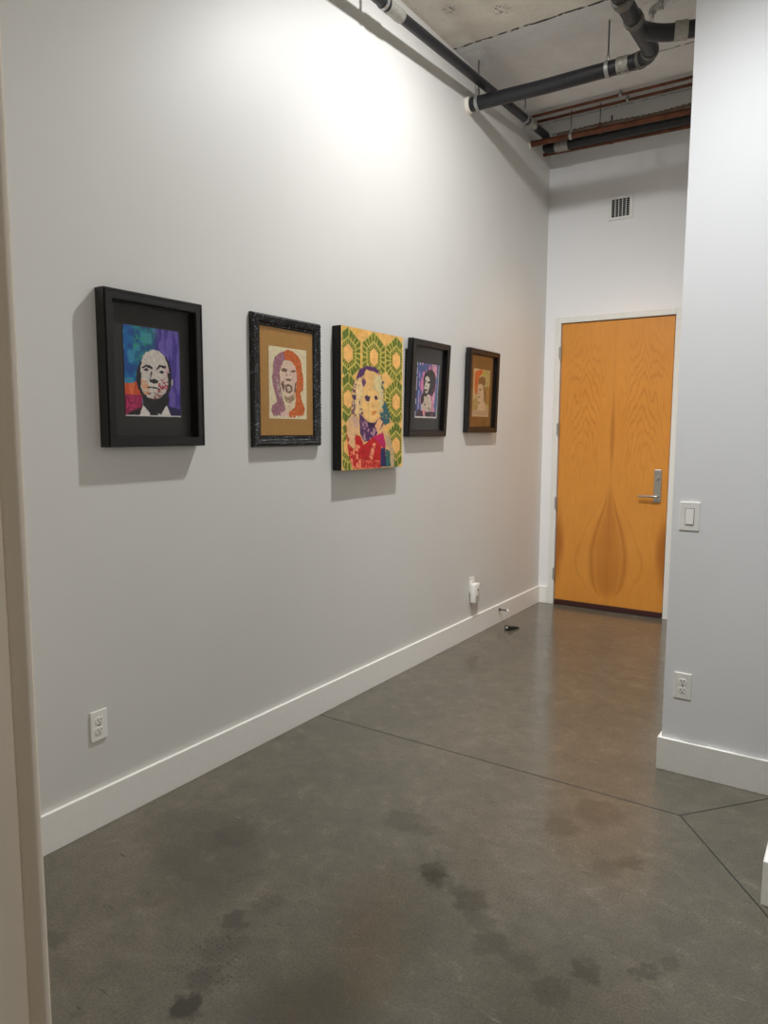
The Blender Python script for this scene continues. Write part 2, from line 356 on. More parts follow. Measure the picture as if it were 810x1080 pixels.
# ------------------------------------------------------------------ pictures
rng = np.random.default_rng(3)
def vnoise(u, v, fx, fy, seed):
    r = np.random.default_rng(seed).random((int(fy)+3, int(fx)+3))
    x = u*fx; y = v*fy; i = np.floor(x).astype(int); j = np.floor(y).astype(int); a = x-i; b = y-j
    a = a*a*(3-2*a); b = b*b*(3-2*b)
    return (r[j, i]*(1-a)+r[j, i+1]*a)*(1-b)+(r[j+1, i]*(1-a)+r[j+1, i+1]*a)*b
def inside(px, py, poly):
    r = np.zeros(px.shape, bool); n = len(poly)
    for i in range(n):
        x0, y0 = poly[i]; x1, y1 = poly[i-1]
        with np.errstate(divide='ignore', invalid='ignore'):
            c_ = ((y0 > py) != (y1 > py)) & (px < (x1-x0)*(py-y0)/(y1-y0+1e-12)+x0)
        r ^= c_
    return r
class Paint:          # a small painting on a grid; shapes are given on the corners-of-the-sheet frame "quad"
    def __init__(s, nx, ny, quad, seed):
        s.nx, s.ny = nx, ny
        s.u, s.v = np.meshgrid(np.linspace(0, 1, nx+1), np.linspace(0, 1, ny+1))
        A = []; B = []
        for (u_, v_), (x, y) in zip(((0, 0), (1, 0), (1, 1), (0, 1)), quad):
            A += [[u_, v_, 1, 0, 0, 0, -u_*x, -v_*x], [0, 0, 0, u_, v_, 1, -u_*y, -v_*y]]; B += [x, y]
        h = np.linalg.solve(np.array(A, float), np.array(B, float))
        w = h[6]*s.u+h[7]*s.v+1
        s.x = (h[0]*s.u+h[1]*s.v+h[2])/w; s.y = (h[3]*s.u+h[4]*s.v+h[5])/w
        s.seed = seed; s.c = np.zeros((*s.u.shape, 3))
        s.n1 = vnoise(s.u, s.v, 9, 13, seed); s.n2 = .6*vnoise(s.u, s.v, 34, 50, seed+1)+.4*vnoise(s.u, s.v, 71, 104, seed+7); s.n3 = vnoise(s.u, s.v, 26, 5, seed+2)
        amp = (s.x.max()-s.x.min())*.018
        s.xw = s.x+(s.n2-.5)*amp; s.yw = s.y+(vnoise(s.u, s.v, 34, 50, seed+5)-.5)*amp
    def fill(s, rgb, mask=None, a=1.):
        m = np.ones(s.u.shape)*a if mask is None else np.asarray(mask, float)*a
        s.c = s.c*(1-m[..., None])+np.array(rgb, float)*m[..., None]
    def poly(s, rgb, pts, a=1., speck=None):
        m = inside(s.xw, s.yw, pts).astype(float)
        if speck is not None: m *= (s.n2 > speck)
        s.fill(rgb, m, a)
    def mesh(s, name, parent, to):
        s.c = np.clip((s.c-12)*(1.02+.2*(s.n2[..., None]-.5))*1.07+6, 0, 255)
        c = s.c/255; c = np.where(c <= .04045, c/12.92, ((c+.055)/1.055)**2.4)
        W = s.nx+1; vs = [to(a, 1-b) for a, b in zip(s.u.ravel(), s.v.ravel())]
        fs = [(j*W+i, (j+1)*W+i, (j+1)*W+i+1, j*W+i+1) for j in range(s.ny) for i in range(s.nx)]
        # give the sheet a thickness: back rectangle behind the picture
        me = bpy.data.meshes.new(name); me.from_pydata(vs, [], fs)
        at_ = me.attributes.new('pigment', 'FLOAT_COLOR', 'POINT')
        at_.data.foreach_set('color', np.concatenate([c.reshape(-1, 3), np.ones((c.shape[0]*c.shape[1], 1))], 1).astype(np.float32).ravel())
        me.materials.append(M['art']); me.update()
        o = bpy.data.objects.new(name, me); COL.objects.link(o); o.parent = parent; return o

def art_bald():
    p = Paint(120, 180, ((50, 75), (622, 150), (645, 1030), (75, 1022)), 11)
    t = np.clip((p.x-60)/330, 0, 1); k3 = p.n3
    for i, (a, b) in enumerate(zip((25, 105, 175), (45, 120, 120))): p.c[..., i] = a*(1-t)+b*t
    p.fill((90, 175, 190), (p.n1 > .62), .55); p.fill((40, 70, 140), (p.n1 < .35), .6); p.fill((50, 150, 110), (p.n2 > .62) & (p.x > 150) & (p.x < 330) & (p.y < 480), .8)
    pur = np.clip((p.x-350)/70, 0, 1)
    p.fill((84, 66, 150), pur); p.fill((130, 115, 190), (k3 > .6)*pur, .6); p.fill((52, 42, 110), (k3 < .3)*pur, .7)
    red = (p.xw < 245) & (p.yw > 655+30*p.n1)
    p.fill((212, 88, 52), red); p.fill((232, 130, 80), red & (p.n3 > .62), .7); p.fill((150, 34, 84), red & (p.yw > 800), .9); p.fill((200, 60, 110), red & (p.yw > 800) & (p.n2 > .6), .7)
    D = (46, 38, 42); S = (216, 207, 196)
    p.poly(D, [(215, 470), (190, 560), (180, 660), (205, 740), (250, 830), (330, 880), (430, 870), (520, 790), (550, 690), (548, 560), (515, 450), (490, 400), (300, 420)])
    p.poly(S, [(240, 470), (250, 410), (290, 360), (350, 336), (420, 350), (475, 400), (505, 480), (522, 560), (526, 640), (512, 720), (480, 780), (430, 828), (370, 848), (310, 832), (262, 790), (230, 720), (220, 640), (228, 550)])
    p.poly((225, 150, 90), [(235, 640), (300, 660), (320, 760), (300, 820), (250, 770)], .8, .45)
    p.poly((170, 50, 70), [(420, 650), (525, 600), (515, 720), (430, 825), (400, 770)], .85, .5)
    p.poly((225, 160, 175), [(470, 470), (515, 520), (522, 620), (490, 640)], .7, .4)
    p.poly((120, 60, 40), [(290, 780), (470, 760), (400, 850), (320, 840)], .8, .52)
    for q in ([(243, 515), (290, 487), (357, 512), (345, 540), (290, 512), (250, 532)], [(388, 532), (420, 490), (482, 500), (492, 524), (430, 516), (396, 548)],
              [(255, 540), (292, 524), (318, 542), (285, 556)], [(418, 556), (450, 544), (476, 572), (440, 580)], [(312, 626), (340, 640), (366, 632), (388, 640), (412, 652), (408, 674), (370, 688), (328, 672)],
              [(332, 560), (346, 560), (340, 630), (326, 622)], [(298, 716), (340, 714), (382, 722), (432, 736), (426, 750), (370, 732), (300, 730)], [(505, 560), (528, 580), (530, 660), (512, 720)], [(222, 560), (236, 560), (232, 700), (218, 660)]): p.poly(D, q)
    p.poly((190, 180, 180), [(543, 650), (560, 640), (562, 690), (546, 722)])
    p.poly((42, 40, 40), [(245, 800), (300, 845), (380, 862), (450, 834), (505, 790), (525, 860), (510, 915), (430, 1010), (340, 1016), (255, 905)])
    p.poly((44, 36, 44), [(75, 1022), (110, 985), (240, 925), (215, 1024)]); p.poly((50, 40, 84), [(505, 915), (640, 950), (645, 1030), (545, 1030)])
    p.poly((222, 216, 208), [(212, 1026), (255, 908), (338, 1012), (380, 990), (440, 1004), (498, 910), (548, 1032)])
    p.poly((42, 40, 40), [(330, 985), (400, 985), (412, 1012), (320, 1016)])
    p.fill((215, 210, 205), (p.v > .985)); return p
def art_shout():
    p = Paint(110, 184, ((40, 55), (540, 110), (535, 1030), (50, 1030)), 21); p.fill((241, 222, 184))
    L = [(250, 125), (180, 160), (120, 210), (100, 300), (95, 430), (82, 480), (100, 600), (130, 720), (150, 810), (90, 850), (72, 930), (110, 1000), (200, 985), (262, 905), (235, 800), (215, 700), (195, 560), (185, 420), (200, 350), (235, 270), (280, 220)]
    R_ = [(240, 130), (300, 105), (370, 135), (440, 200), (470, 280), (480, 400), (500, 500), (490, 640), (455, 680), (470, 780), (512, 880), (495, 970), (400, 1015), (310, 1010), (300, 940), (380, 880), (395, 780), (385, 700), (405, 600), (410, 450), (395, 340), (340, 262), (262, 250)]
    p.poly((168, 116, 126), L); p.poly((196, 150, 160), L, .7, .58); p.poly((126, 76, 98), L, .7, .7)
    p.poly((214, 108, 50), R_); p.poly((236, 146, 80), R_, .7, .62); p.poly((186, 70, 44), R_, .6, .72)
    p.poly((206, 196, 176), [(130, 470), (190, 480), (200, 640), (240, 760), (170, 740)], .7, .5)
    p.poly((236, 206, 184), [(205, 340), (260, 265), (335, 265), (392, 345), (408, 460), (402, 600), (380, 700), (320, 735), (255, 715), (215, 620), (192, 480)])
    p.poly((240, 190, 180), [(330, 300), (392, 345), (400, 560), (350, 560)], .7, .4)
    B = (112, 82, 62)
    for q in ([(203, 372), (240, 352), (288, 374), (272, 408), (215, 402)], [(328, 394), (380, 372), (398, 402), (342, 416)], [(262, 494), (335, 504), (330, 530), (270, 522)], [(200, 560), (235, 530), (250, 600), (235, 680)],
              [(255, 580), (300, 568), (346, 590), (352, 660), (310, 692), (264, 672)], [(270, 430), (285, 432), (280, 470), (268, 460)], [(318, 440), (330, 445), (325, 470)], [(385, 560), (404, 540), (398, 660), (372, 690)]): p.poly(B, q, .9)
    p.poly((222, 198, 172), [(274, 600), (322, 598), (332, 652), (290, 668)])
    p.poly((160, 128, 98), [(235, 722), (300, 745), (375, 700), (382, 765), (330, 825), (265, 802)], .9, .3)
    p.poly((235, 210, 175), [(255, 800), (330, 830), (385, 790), (370, 880), (310, 920), (270, 880)])
    p.poly((236, 190, 184), [(200, 930), (300, 920), (300, 1020), (180, 1010)], .8, .4)
    p.fill((241, 222, 184), (p.y > 965+35*p.n3) & (p.n3 > .45)); p.fill((241, 222, 184), (p.v > .985)); return p
def art_canvas():
    p = Paint(176, 220, ((112, 50), (527, 130), (522, 1000), (120, 1022)), 31)
    X, Y = p.u*.597, p.v*.749
    p.fill((220, 170, 96)); p.fill((228, 182, 108), p.n1 > .55, .7); p.fill((205, 160, 60), (p.u < .35) & (p.n1 > .5), .6)
    for cu, cv in ((.10, .185), (.50, .185), (.885, .185), (.10, .50), (.885, .50), (.10, .835), (.885, .835), (.5, .835), (.5, .5)):
        dx = np.abs(X-cu*.597)/.113; dy = np.abs(Y-cv*.749)/.140; d = np.maximum(dx, dy+.5*dx)
        an = np.arctan2(Y-cv*.749, X-cu*.597)
        ray = np.sin(an*22)
        G = d < 1
        p.fill((126, 128, 44), G & (d > .36)); p.fill((92, 106, 26), G & (d > .38) & (ray > .15)); p.fill((192, 172, 84), G & (d > .40) & (ray < -.72)); p.fill((72, 98, 30), G & (d > .5) & (np.abs(Y-cv*.749) > .07) & (p.n3 > .5), .6)
        p.fill((196, 180, 92), (np.abs(d-.6) < .035)); p.fill((206, 180, 96), (np.abs(d-.985) < .03), .8); p.fill((232, 178, 104), d < .36)
    O = (222, 176, 112); V = (82, 46, 92)
    p.poly(O, [(178, 660), (188, 480), (208, 400), (245, 340), (320, 325), (375, 370), (398, 440), (395, 560), (410, 640), (400, 720), (440, 800), (465, 900), (466, 1010), (190, 1015), (155, 860), (150, 700)])
    p.poly(V, [(208, 420), (232, 350), (285, 322), (345, 335), (375, 385), (330, 362), (282, 350), (262, 385), (240, 412), (222, 405)])
    p.poly(V, [(262, 380), (280, 440), (262, 470), (250, 430)], .9, .4)
    p.poly((120, 84, 90), [(180, 660), (190, 470), (205, 440), (215, 640), (232, 700)], .85, .56); p.poly((90, 120, 90), [(355, 400), (392, 420), (400, 600), (370, 600)], .7, .58)
    p.poly((140, 150, 110), [(325, 450), (350, 470), (345, 540), (330, 520)], .7, .35)
    p.poly((220, 190, 138), [(205, 430), (240, 400), (262, 470), (256, 560), (260, 640), (232, 660), (190, 640), (186, 520)], .9, .3)
    p.poly((206, 190, 140), [(335, 385), (378, 390), (396, 460), (392, 620), (372, 650), (366, 520), (330, 465)], .9, .3)
    for q in ([(196, 430), (222, 395), (230, 410), (212, 470), (216, 560), (202, 650), (184, 650), (186, 520)], [(376, 380), (404, 440), (400, 560), (418, 640), (396, 640), (386, 560), (388, 450)], [(232, 560), (250, 520), (258, 600), (262, 660), (244, 650)]): p.poly((92, 58, 84), q, .9, .52)
    p.poly((228, 184, 116), [(252, 600), (258, 520), (272, 470), (325, 465), (362, 520), (370, 600), (356, 660), (322, 705), (288, 692)])
    for q in ([(268, 535), (285, 520), (306, 530), (304, 562), (280, 560)], [(332, 532), (348, 518), (362, 552), (345, 556)], [(180, 515), (212, 530), (200, 560)], [(270, 690), (300, 708), (340, 705), (330, 720), (290, 716)]): p.poly((70, 40, 80), q, 1, .25)
    p.poly((206, 130, 60), [(318, 632), (348, 622), (344, 652), (322, 658)], .9); p.poly((205, 150, 90), [(316, 575), (336, 600), (318, 612)], .8)
    p.poly(V, [(232, 640), (255, 660), (292, 702), (330, 714), (372, 668), (420, 680), (362, 770), (332, 815), (268, 835), (240, 780)])
    p.poly((190, 150, 150), [(240, 660), (300, 720), (360, 720), (330, 810), (262, 830)], .75, .56); p.poly((50, 24, 60), [(285, 700), (340, 715), (400, 690), (340, 740), (300, 735)], .9, .3)
    p.poly((44, 92, 100), [(368, 640), (385, 600), (410, 560), (425, 610), (442, 660), (452, 705), (405, 722), (388, 700), (380, 670)], .95, .36); p.poly((60, 100, 80), [(385, 420), (400, 500), (380, 470)], .9, .4)
    p.poly((216, 172, 126), [(160, 700), (198, 655), (236, 700), (232, 760), (206, 850), (180, 872), (158, 800)]); p.poly((196, 160, 150), [(165, 670), (205, 655), (235, 700), (225, 740), (180, 720)], .6)
    RED = (190, 26, 30)
    p.poly(RED, [(146, 700), (160, 800), (182, 870), (210, 880), (206, 780), (245, 800), (262, 855), (340, 790), (382, 860), (378, 1004), (195, 1014), (160, 900)])
    p.poly((232, 150, 110), [(150, 820), (240, 860), (250, 1010), (195, 1014)], .9, .5); p.poly((230, 140, 100), [(255, 950), (375, 960), (375, 1010), (255, 1012)], .85, .52); p.poly((236, 160, 120), [(300, 930), (335, 830), (345, 840), (320, 960)], .9, .3); p.poly((140, 14, 24), [(250, 860), (380, 860), (378, 1004), (260, 1008)], .7, .62)
    p.poly((216, 172, 126), [(160, 720), (196, 690), (206, 790), (196, 870), (168, 850)]); p.poly((226, 170, 120), [(338, 730), (368, 672), (392, 700), (362, 775)])
    p.poly((186, 30, 92), [(330, 800), (392, 768), (412, 850), (404, 905), (380, 860)]); p.poly((40, 34, 86), [(378, 880), (408, 870), (416, 1002), (376, 1004)]); p.poly((36, 98, 92), [(412, 880), (440, 900), (446, 1002), (414, 1002)])
    p.poly((186, 160, 124), [(404, 765), (442, 812), (466, 900), (468, 1004), (446, 1004), (440, 900), (412, 845)])
    p.fill((236, 196, 120), (p.u < .012) | (p.u > .988)); return p
def art_black_hair():
    p = Paint(96, 160, ((115, 105), (445, 148), (402, 945), (75, 945)), 41); p.fill((232, 146, 190))
    p.fill((250, 200, 215), p.n3 > .62, .8); p.fill((214, 90, 150), p.n3 < .3, .6)
    p.fill((96, 104, 172), (p.u < .17+.16*(p.n1-.3))); p.fill((60, 66, 120), (p.u < .16) & (p.n3 > .55), .8); p.fill((96, 116, 158), p.u > .86+.1*(p.n1-.5)); p.fill((78, 96, 150), (p.v < .09+.08*p.n1) & (p.n1 > .3), .9)
    p.fill((250, 170, 180), (p.u > .65) & (p.u < .9) & (p.v < .2), .7); p.fill((226, 224, 230), ((p.u < .02) | (p.u > .98)) & (p.n1 > .4)); p.fill((228, 226, 226), (np.abs(p.u-.12) < .015) & (p.n1 > .5))
    H = (46, 38, 36)
    p.poly(H, [(203, 340), (228, 262), (280, 220), (332, 214), (372, 260), (388, 340), (388, 440), (364, 560), (332, 625), (300, 590), (270, 590), (240, 640), (204, 700), (186, 752), (158, 720), (163, 620), (200, 560), (203, 470)])
    p.poly((96, 30, 70), [(360, 440), (388, 380), (388, 470), (364, 560), (335, 625), (320, 600)], .9)
    p.poly((228, 218, 202), [(235, 330), (270, 314), (302, 350), (302, 440), (282, 520), (256, 582), (230, 552), (213, 490), (230, 420)])
    for q in ([(222, 388), (252, 366), (247, 402)], [(258, 402), (302, 388), (302, 428), (264, 418)], [(228, 460), (252, 458), (246, 482)], [(218, 516), (262, 504), (257, 544), (224, 538)], [(285, 350), (302, 350), (302, 380)]): p.poly(H, q)
    p.poly((224, 206, 186), [(213, 622), (270, 598), (312, 620), (327, 700), (322, 845), (178, 835), (168, 760), (213, 702)]); p.poly(H, [(225, 610), (262, 600), (320, 840), (190, 830)], .85, .66); p.poly((40, 70, 46), [(228, 590), (262, 585), (252, 625), (230, 625)])
    p.poly((78, 50, 66), [(75, 935), (120, 815), (190, 838), (202, 935)]); p.poly((66, 52, 60), [(224, 850), (382, 850), (392, 925), (230, 932)], 1, .2); p.poly((244, 170, 170), [(192, 820), (220, 820), (228, 940), (204, 940)])
    p.fill((226, 220, 214), (p.v > .975) | ((p.u > .975) & (p.v > .8))); return p
def art_orange():
    p = Paint(88, 160, ((130, 140), (410, 180), (378, 968), (98, 968)), 51); p.fill((206, 198, 146)); p.fill((184, 178, 116), (p.u > .5) & (p.n1 > .45), .8); p.fill((222, 206, 160), (p.u < .2) & (p.n1 > .4), .8)
    p.poly((226, 88, 42), [(150, 200), (270, 155), (290, 210), (222, 285), (200, 400), (192, 560), (160, 610), (138, 500), (140, 330)]); p.poly((200, 110, 60), [(145, 330), (195, 330), (190, 560), (150, 560)], .7, .55)
    p.poly((200, 190, 60), [(280, 190), (330, 200), (320, 280), (270, 260)], .9, .3); p.poly((154, 124, 62), [(326, 460), (402, 450), (392, 770), (330, 760)], .9, .25); p.poly((170, 150, 90), [(110, 690), (190, 620), (200, 860), (100, 860)], .8, .35)
    Hh = (84, 66, 42)
    p.poly(Hh, [(203, 410), (213, 320), (260, 278), (322, 300), (333, 380), (310, 450), (332, 520), (327, 640), (332, 760), (308, 700), (294, 560), (290, 430), (250, 402)]); p.poly((150, 100, 90), [(290, 290), (330, 310), (325, 390), (300, 370)], .8)
    p.poly((230, 206, 178), [(198, 455), (245, 408), (285, 430), (297, 520), (302, 640), (272, 715), (220, 748), (193, 700), (206, 600), (195, 520)])
    for q in ([(215, 498), (262, 492), (255, 522), (222, 520)], [(212, 572), (232, 574), (226, 592)], [(206, 622), (236, 616), (230, 646), (208, 644)], [(196, 712), (240, 738), (296, 690), (240, 752), (205, 742)]): p.poly((96, 62, 56), q, .9)
    p.poly((230, 206, 174), [(215, 755), (300, 690), (332, 800), (332, 870), (180, 872)], 1); p.poly((206, 180, 152), [(98, 868), (380, 858), (378, 968), (98, 968)]); p.poly((150, 120, 100), [(98, 868), (380, 858), (378, 968), (98, 968)], .7, .72)
    p.fill((226, 204, 176), p.v > .985); return p

def picture(name, label, y0, y1, z0, z1, depth, mould, recess, matname, art, rect, lean=0., ornate=False, framemat='black_frame'):
    """frame hung on the left wall; local a along y, b up, h out from the wall"""
    root = thing(name, label, 'picture', (XL, y0, z0), 'row of pictures on the long grey wall')
    root.rotation_euler = (0, lean, 0)
    W, H = y1-y0, z1-z0; to = lambda a, b, h: (h, a, b)
    bm = bmesh.new()
    inn = (mould, mould, W-mould, H-mould)
    if not ornate:
        ring_prism(bm, (0, 0, W, H), inn, 0, depth, to)
        bmesh.ops.bevel(bm, geom=[e for e in bm.edges if all(abs(v_.co.x-depth) < 1e-6 for v_ in e.verts) and e.is_manifold], offset=.0035, segments=2, affect='EDGES')
        # raised outer bead
        ring_prism(bm, (.004, .004, W-.004, H-.004), (.010, .010, W-.010, H-.010), depth-.001, depth+.0025, to)
        ring_prism(bm, (mould-.001, mould-.001, W-mould+.001, H-mould+.001), (mould+.006, mould+.006, W-mould-.006, H-mould-.006), depth-recess, depth-recess+.006, to)
    else:
        # scooped moulding from stepped rings, studded with small bosses
        st = [(0, .016), (.006, .026), (.014, .031), (.024, .032), (.036, .027), (.044, .020), (mould, .015)]
        pr = None
        for o_, h in [(0, 0)]+st+[(mould, 0)]:
            ringv = [bm.verts.new(to(a, b, h)) for a, b in ((o_, o_), (W-o_, o_), (W-o_, H-o_), (o_, H-o_))]
            if pr:
                for j in range(4): bm.faces.new((pr[j], pr[(j+1) % 4], ringv[(j+1) % 4], ringv[j]))
            else: first = ringv
            pr = ringv
        for j in range(4): bm.faces.new((first[j], pr[j], pr[(j+1) % 4], first[(j+1) % 4]))
        rr = random.Random(5)
        def boss(a, b, h, r):
            bmesh.ops.create_icosphere(bm, subdivisions=1, radius=r, matrix=Matrix.Translation(to(a, b, h)) @ Matrix.Diagonal((.7, 1, 1, 1)))
        for off, h, r, stp in ((.016, .0305, .0062, .0145), (.029, .0295, .0055, .0125)):
            nW, nH = int((W-2*off)/stp), int((H-2*off)/stp)
            for i in range(nW+1):
                for b in (off, H-off): boss(off+(W-2*off)*i/nW, b, h, r*rr.uniform(.75, 1.15))
            for i in range(1, nH):
                for a in (off, W-off): boss(a, off+(H-2*off)*i/nH, h, r*rr.uniform(.75, 1.15))
    link('frame', bm, framemat, root)
    d = depth-recess
    bm = bmesh.new()
    a0, b0, a1, b1 = rect
    box(bm, .002, d-.003, mould*.8, W-mould*.8, mould*.8, H-mould*.8)
    link('mat_board', bm, matname, root)
    # the sheet of paper behind the artwork, then the painting
    pa = art(); sh = pa.mesh('artwork', root, lambda u_, v_: (d-.0012, a0+(a1-a0)*u_, b0+(b1-b0)*v_))
    so = sh.modifiers.new('thickness', 'SOLIDIFY'); so.thickness = .0016; so.offset = -1
    bm = bmesh.new(); box(bm, d+.003, d+.005, mould*.95, W-mould*.95, mould*.95, H-mould*.95)
    link('glass', bm, 'glass', root)
    return root
picture('framed_portrait', 'black framed portrait of a bald man on blue and purple, nearest the viewer', 1.655, 2.115, 1.438, 2.010, .052, .036, .036, 'mat_dark', art_bald, (.103, .116, .367, .455))
picture('framed_portrait', 'glittery black framed portrait with gold mat, mauve and orange hair', 2.437, 2.925, 1.425, 2.032, .032, .054, .017, 'mat_gold', art_shout, (.112, .132, .384, .468), ornate=True, framemat='glitter')
picture('framed_portrait', 'black framed portrait of a black haired person on pink, beside the canvas', 3.747, 4.215, 1.468, 2.055, .038, .036, .026, 'mat_dark', art_black_hair, (.108, .116, .378, .452), lean=.052)
picture('framed_portrait', 'small dark framed orange and olive portrait with mat coloured brown for a warm reflection, nearest the door', 4.527, 5.003, 1.493, 2.073, .036, .036, .024, 'mat_reflection_brown', art_orange, (.112, .114, .374, .448), lean=.03)
# box canvas
root = thing('canvas_painting', 'unframed deep canvas of a blonde woman on green and gold hexagons', 'picture', (XL, 3.048, 1.293), 'row of pictures on the long grey wall')
bm = bmesh.new(); box(bm, 0, .058, 0, .597, 0, .749, bev=.002); link('canvas_box', bm, 'canvas_edge', root)
cv = art_canvas().mesh('artwork', root, lambda u_, v_: (.0592, .0005+.596*u_, .0005+.748*v_))
so = cv.modifiers.new('thickness', 'SOLIDIFY'); so.thickness = .001; so.offset = -1

# ------------------------------------------------------------------ wall plates
def outlet(label, org, ax, nrm):
    """duplex outlet; org = centre on the wall, ax = width direction, nrm = out of the wall"""
    ax = Vector(ax); nrm = Vector(nrm); up = Vector((0, 0, 1))
    root = thing('wall_outlet', label, 'outlet', org)
    to = Matrix((ax, up, nrm)).transposed().to_4x4()
    def add(name, bm, mat, par=root, sm=False):
        bm.transform(to); return link(name, bm, mat, par, sm)
    bm = bmesh.new(); box(bm, -.0355, .0355, -.0575, .0575, .0005, .0062, bev=.0022); pl_ = add('cover_plate', bm, 'plastic')
    bm = bmesh.new(); tube(bm, [(0, 0, .006), (0, 0, .0074)], .0035, 12); add('screw', bm, 'chrome')
    for s in (1, -1):
        bm = bmesh.new(); cz = s*.0195
        pts = [(.0172*math.cos(t)*1.0, cz+max(-.0128, min(.0128, .0172*math.sin(t)))) for t in [i*2*PI/28 for i in range(28)]]
        lo = [bm.verts.new((a, b, .0055)) for a, b in pts]; hi = [bm.verts.new((a*.97, cz+(b-cz)*.97, .0085)) for a, b in pts]
        bm.faces.new(hi)
        for j in range(28): bm.faces.new((lo[j], lo[(j+1) % 28], hi[(j+1) % 28], hi[j]))
        rc = add('receptacle', bm, 'plastic')
        for sx_, h in ((-.0065, .0042), (.0065, .0034)):
            bm = bmesh.new(); box(bm, sx_-.0012, sx_+.0012, cz+.0035-h, cz+.0035+h, .0084, .0089); add('slot', bm, 'slot', rc)
        bm = bmesh.new(); tube(bm, [(0, cz-.0068, .0084), (0, cz-.0068, .0089)], .0026, 12); add('slot', bm, 'slot', rc)
    return root
outlet('white duplex outlet low on the grey wall under the bald man portrait', (XL, 1.597, .396), (0, 1, 0), (1, 0, 0))
outlet('white duplex outlet low on the white wall below the light switch', (-.6055, 3.285, .397), (1, 0, 0), (0, -1, 0))
outlet('white outlet plate near the door with a plug-in device over it', (XL, 4.70, .386), (0, 1, 0), (1, 0, 0))
# plug-in device in that outlet
dv = thing('plug_in_device', 'white plug-in device with a dark lens, in the outlet nearest the door', 'plug-in device', (XL+.009, 4.70, .30))
bm = bmesh.new(); box(bm, .0005, .040, -.040, .040, -.042, .100, bev=.008, seg=3); link('housing', bm, 'plastic', dv, True)
bm = bmesh.new(); tube(bm, [(.039, .012, .052), (.0415, .012, .052)], .0075, 16); link('lens', bm, 'slot', dv)
for q in range(4):
    bm = bmesh.new(); box(bm, .0395, .0408, -.022, .022, -.028+q*.011, -.0245+q*.011); link('vent_slot', bm, 'band_grey', dv)
# rocker light switch
sw = thing('light_switch', 'white rocker light switch on the white wall block', 'light switch', (-.6115, 3.285, 1.1435))
bm = bmesh.new(); box(bm, -.0405, .0405, -.0065, -.0005, -.061, .061, bev=.0022); link('cover_plate', bm, 'plastic', sw)
bm = bmesh.new(); box(bm, -.0185, .0185, -.0072, -.006, -.035, .035); link('rocker_surround', bm, 'band_grey', sw)
bm = bmesh.new()
vs = [(-.0165, -.0125, -.033), (.0165, -.0125, -.033), (.0165, -.0082, .033), (-.0165, -.0082, .033)]
a_ = [bm.verts.new(q) for q in vs]; b_ = [bm.verts.new((q[0], -.0062, q[2])) for q in vs]
bm.faces.new(a_); bm.faces.new(b_[::-1])
for j in range(4): bm.faces.new((a_[j], b_[j], b_[(j+1) % 4], a_[(j+1) % 4]))
link('rocker', bm, 'plastic', sw)

# vent grille on the end wall
vg = thing('vent_grille', 'square white air vent high on the wall above the door', 'vent', (-1.749, YB, 3.267))
bm = bmesh.new(); ring_prism(bm, (-.095, -.09, .095, .09), (-.07, -.068, .07, .068), -.011, -.0005, lambda a, b, h: (a, h, b)); link('vent_frame', bm, 'grille', vg)
bm = bmesh.new(); box(bm, -.07, .07, -.0025, -.0006, -.068, .068); link('vent_back', bm, 'dark_duct', vg)
for i in range(1, 5):
    bm = bmesh.new(); x = -.07+.028*i; box(bm, x-.0026, x+.0026, -.0095, -.003, -.068, .068); link('vent_bar', bm, 'grille', vg)
for i in range(1, 9):
    bm = bmesh.new(); zz = -.068+.0151*i; box(bm, -.07, .07, -.008, -.003, zz-.0011, zz+.0011); link('vent_slat', bm, 'galv', vg)

# baseboard spring door stop and the wedge on the floor
ds = thing('door_stop', 'dark spring door stop with white tip on the baseboard near the door', 'door stop', (XL+BT, 5.165, .108))
bm = bmesh.new(); tube(bm, [(.0003, 0, 0), (.006, 0, 0), (.010, 0, 0)], [.013, .013, .007], 16); link('stop_base', bm, 'rod', ds, True)
bm = bmesh.new(); tube(bm, [(.008+.0012*i, .0, 0) for i in range(48)], [.0052 if i % 2 else .0038 for i in range(48)], 10); link('spring', bm, 'rod', ds)
bm = bmesh.new(); tube(bm, [(.064, 0, 0), (.066, 0, 0), (.078, 0, 0), (.081, 0, 0)], [.006, .0095, .0095, .006], 14); link('tip', bm, 'plastic', ds, True)
fw = thing('door_wedge', 'small black door wedge with shiny metal end on the floor near the door', 'door wedge', (-2.18, 5.03, 0))
bm = bmesh.new()
P8 = [(-.028, -.035, .001), (.028, -.035, .001), (.02, .085, .001), (-.02, .085, .001), (-.024, -.035, .036), (.024, -.035, .036), (.018, .085, .008), (-.018, .085, .008)]
vv = [bm.verts.new(q) for q in P8]
for f in ((0, 3, 2, 1), (4, 5, 6, 7), (0, 1, 5, 4), (1, 2, 6, 5), (2, 3, 7, 6), (3, 0, 4, 7)): bm.faces.new([vv[i] for i in f])
bmesh.ops.bevel(bm, geom=bm.edges[:], offset=.003, segments=2, affect='EDGES'); wg = link('wedge_body', bm, 'rubber', fw)
fw.rotation_euler = (0, 0, -.35)
bm = bmesh.new(); tube(bm, [(0.004, -.033, .02), (0.004, -.045, .02), (0.004, -.05, .02)], [.012, .012, .007], 16); link('metal_end', bm, 'chrome', fw, True)

# ------------------------------------------------------------------ pipes
def pipe_thing(name, label, cat, base): return thing(name, label, cat, base)
def part(name, root, mat, fn, sm=True):
    bm = bmesh.new(); fn(bm); bm.transform(Matrix.Translation(-Vector(root.location))); return link(name, bm, mat, root, sm)
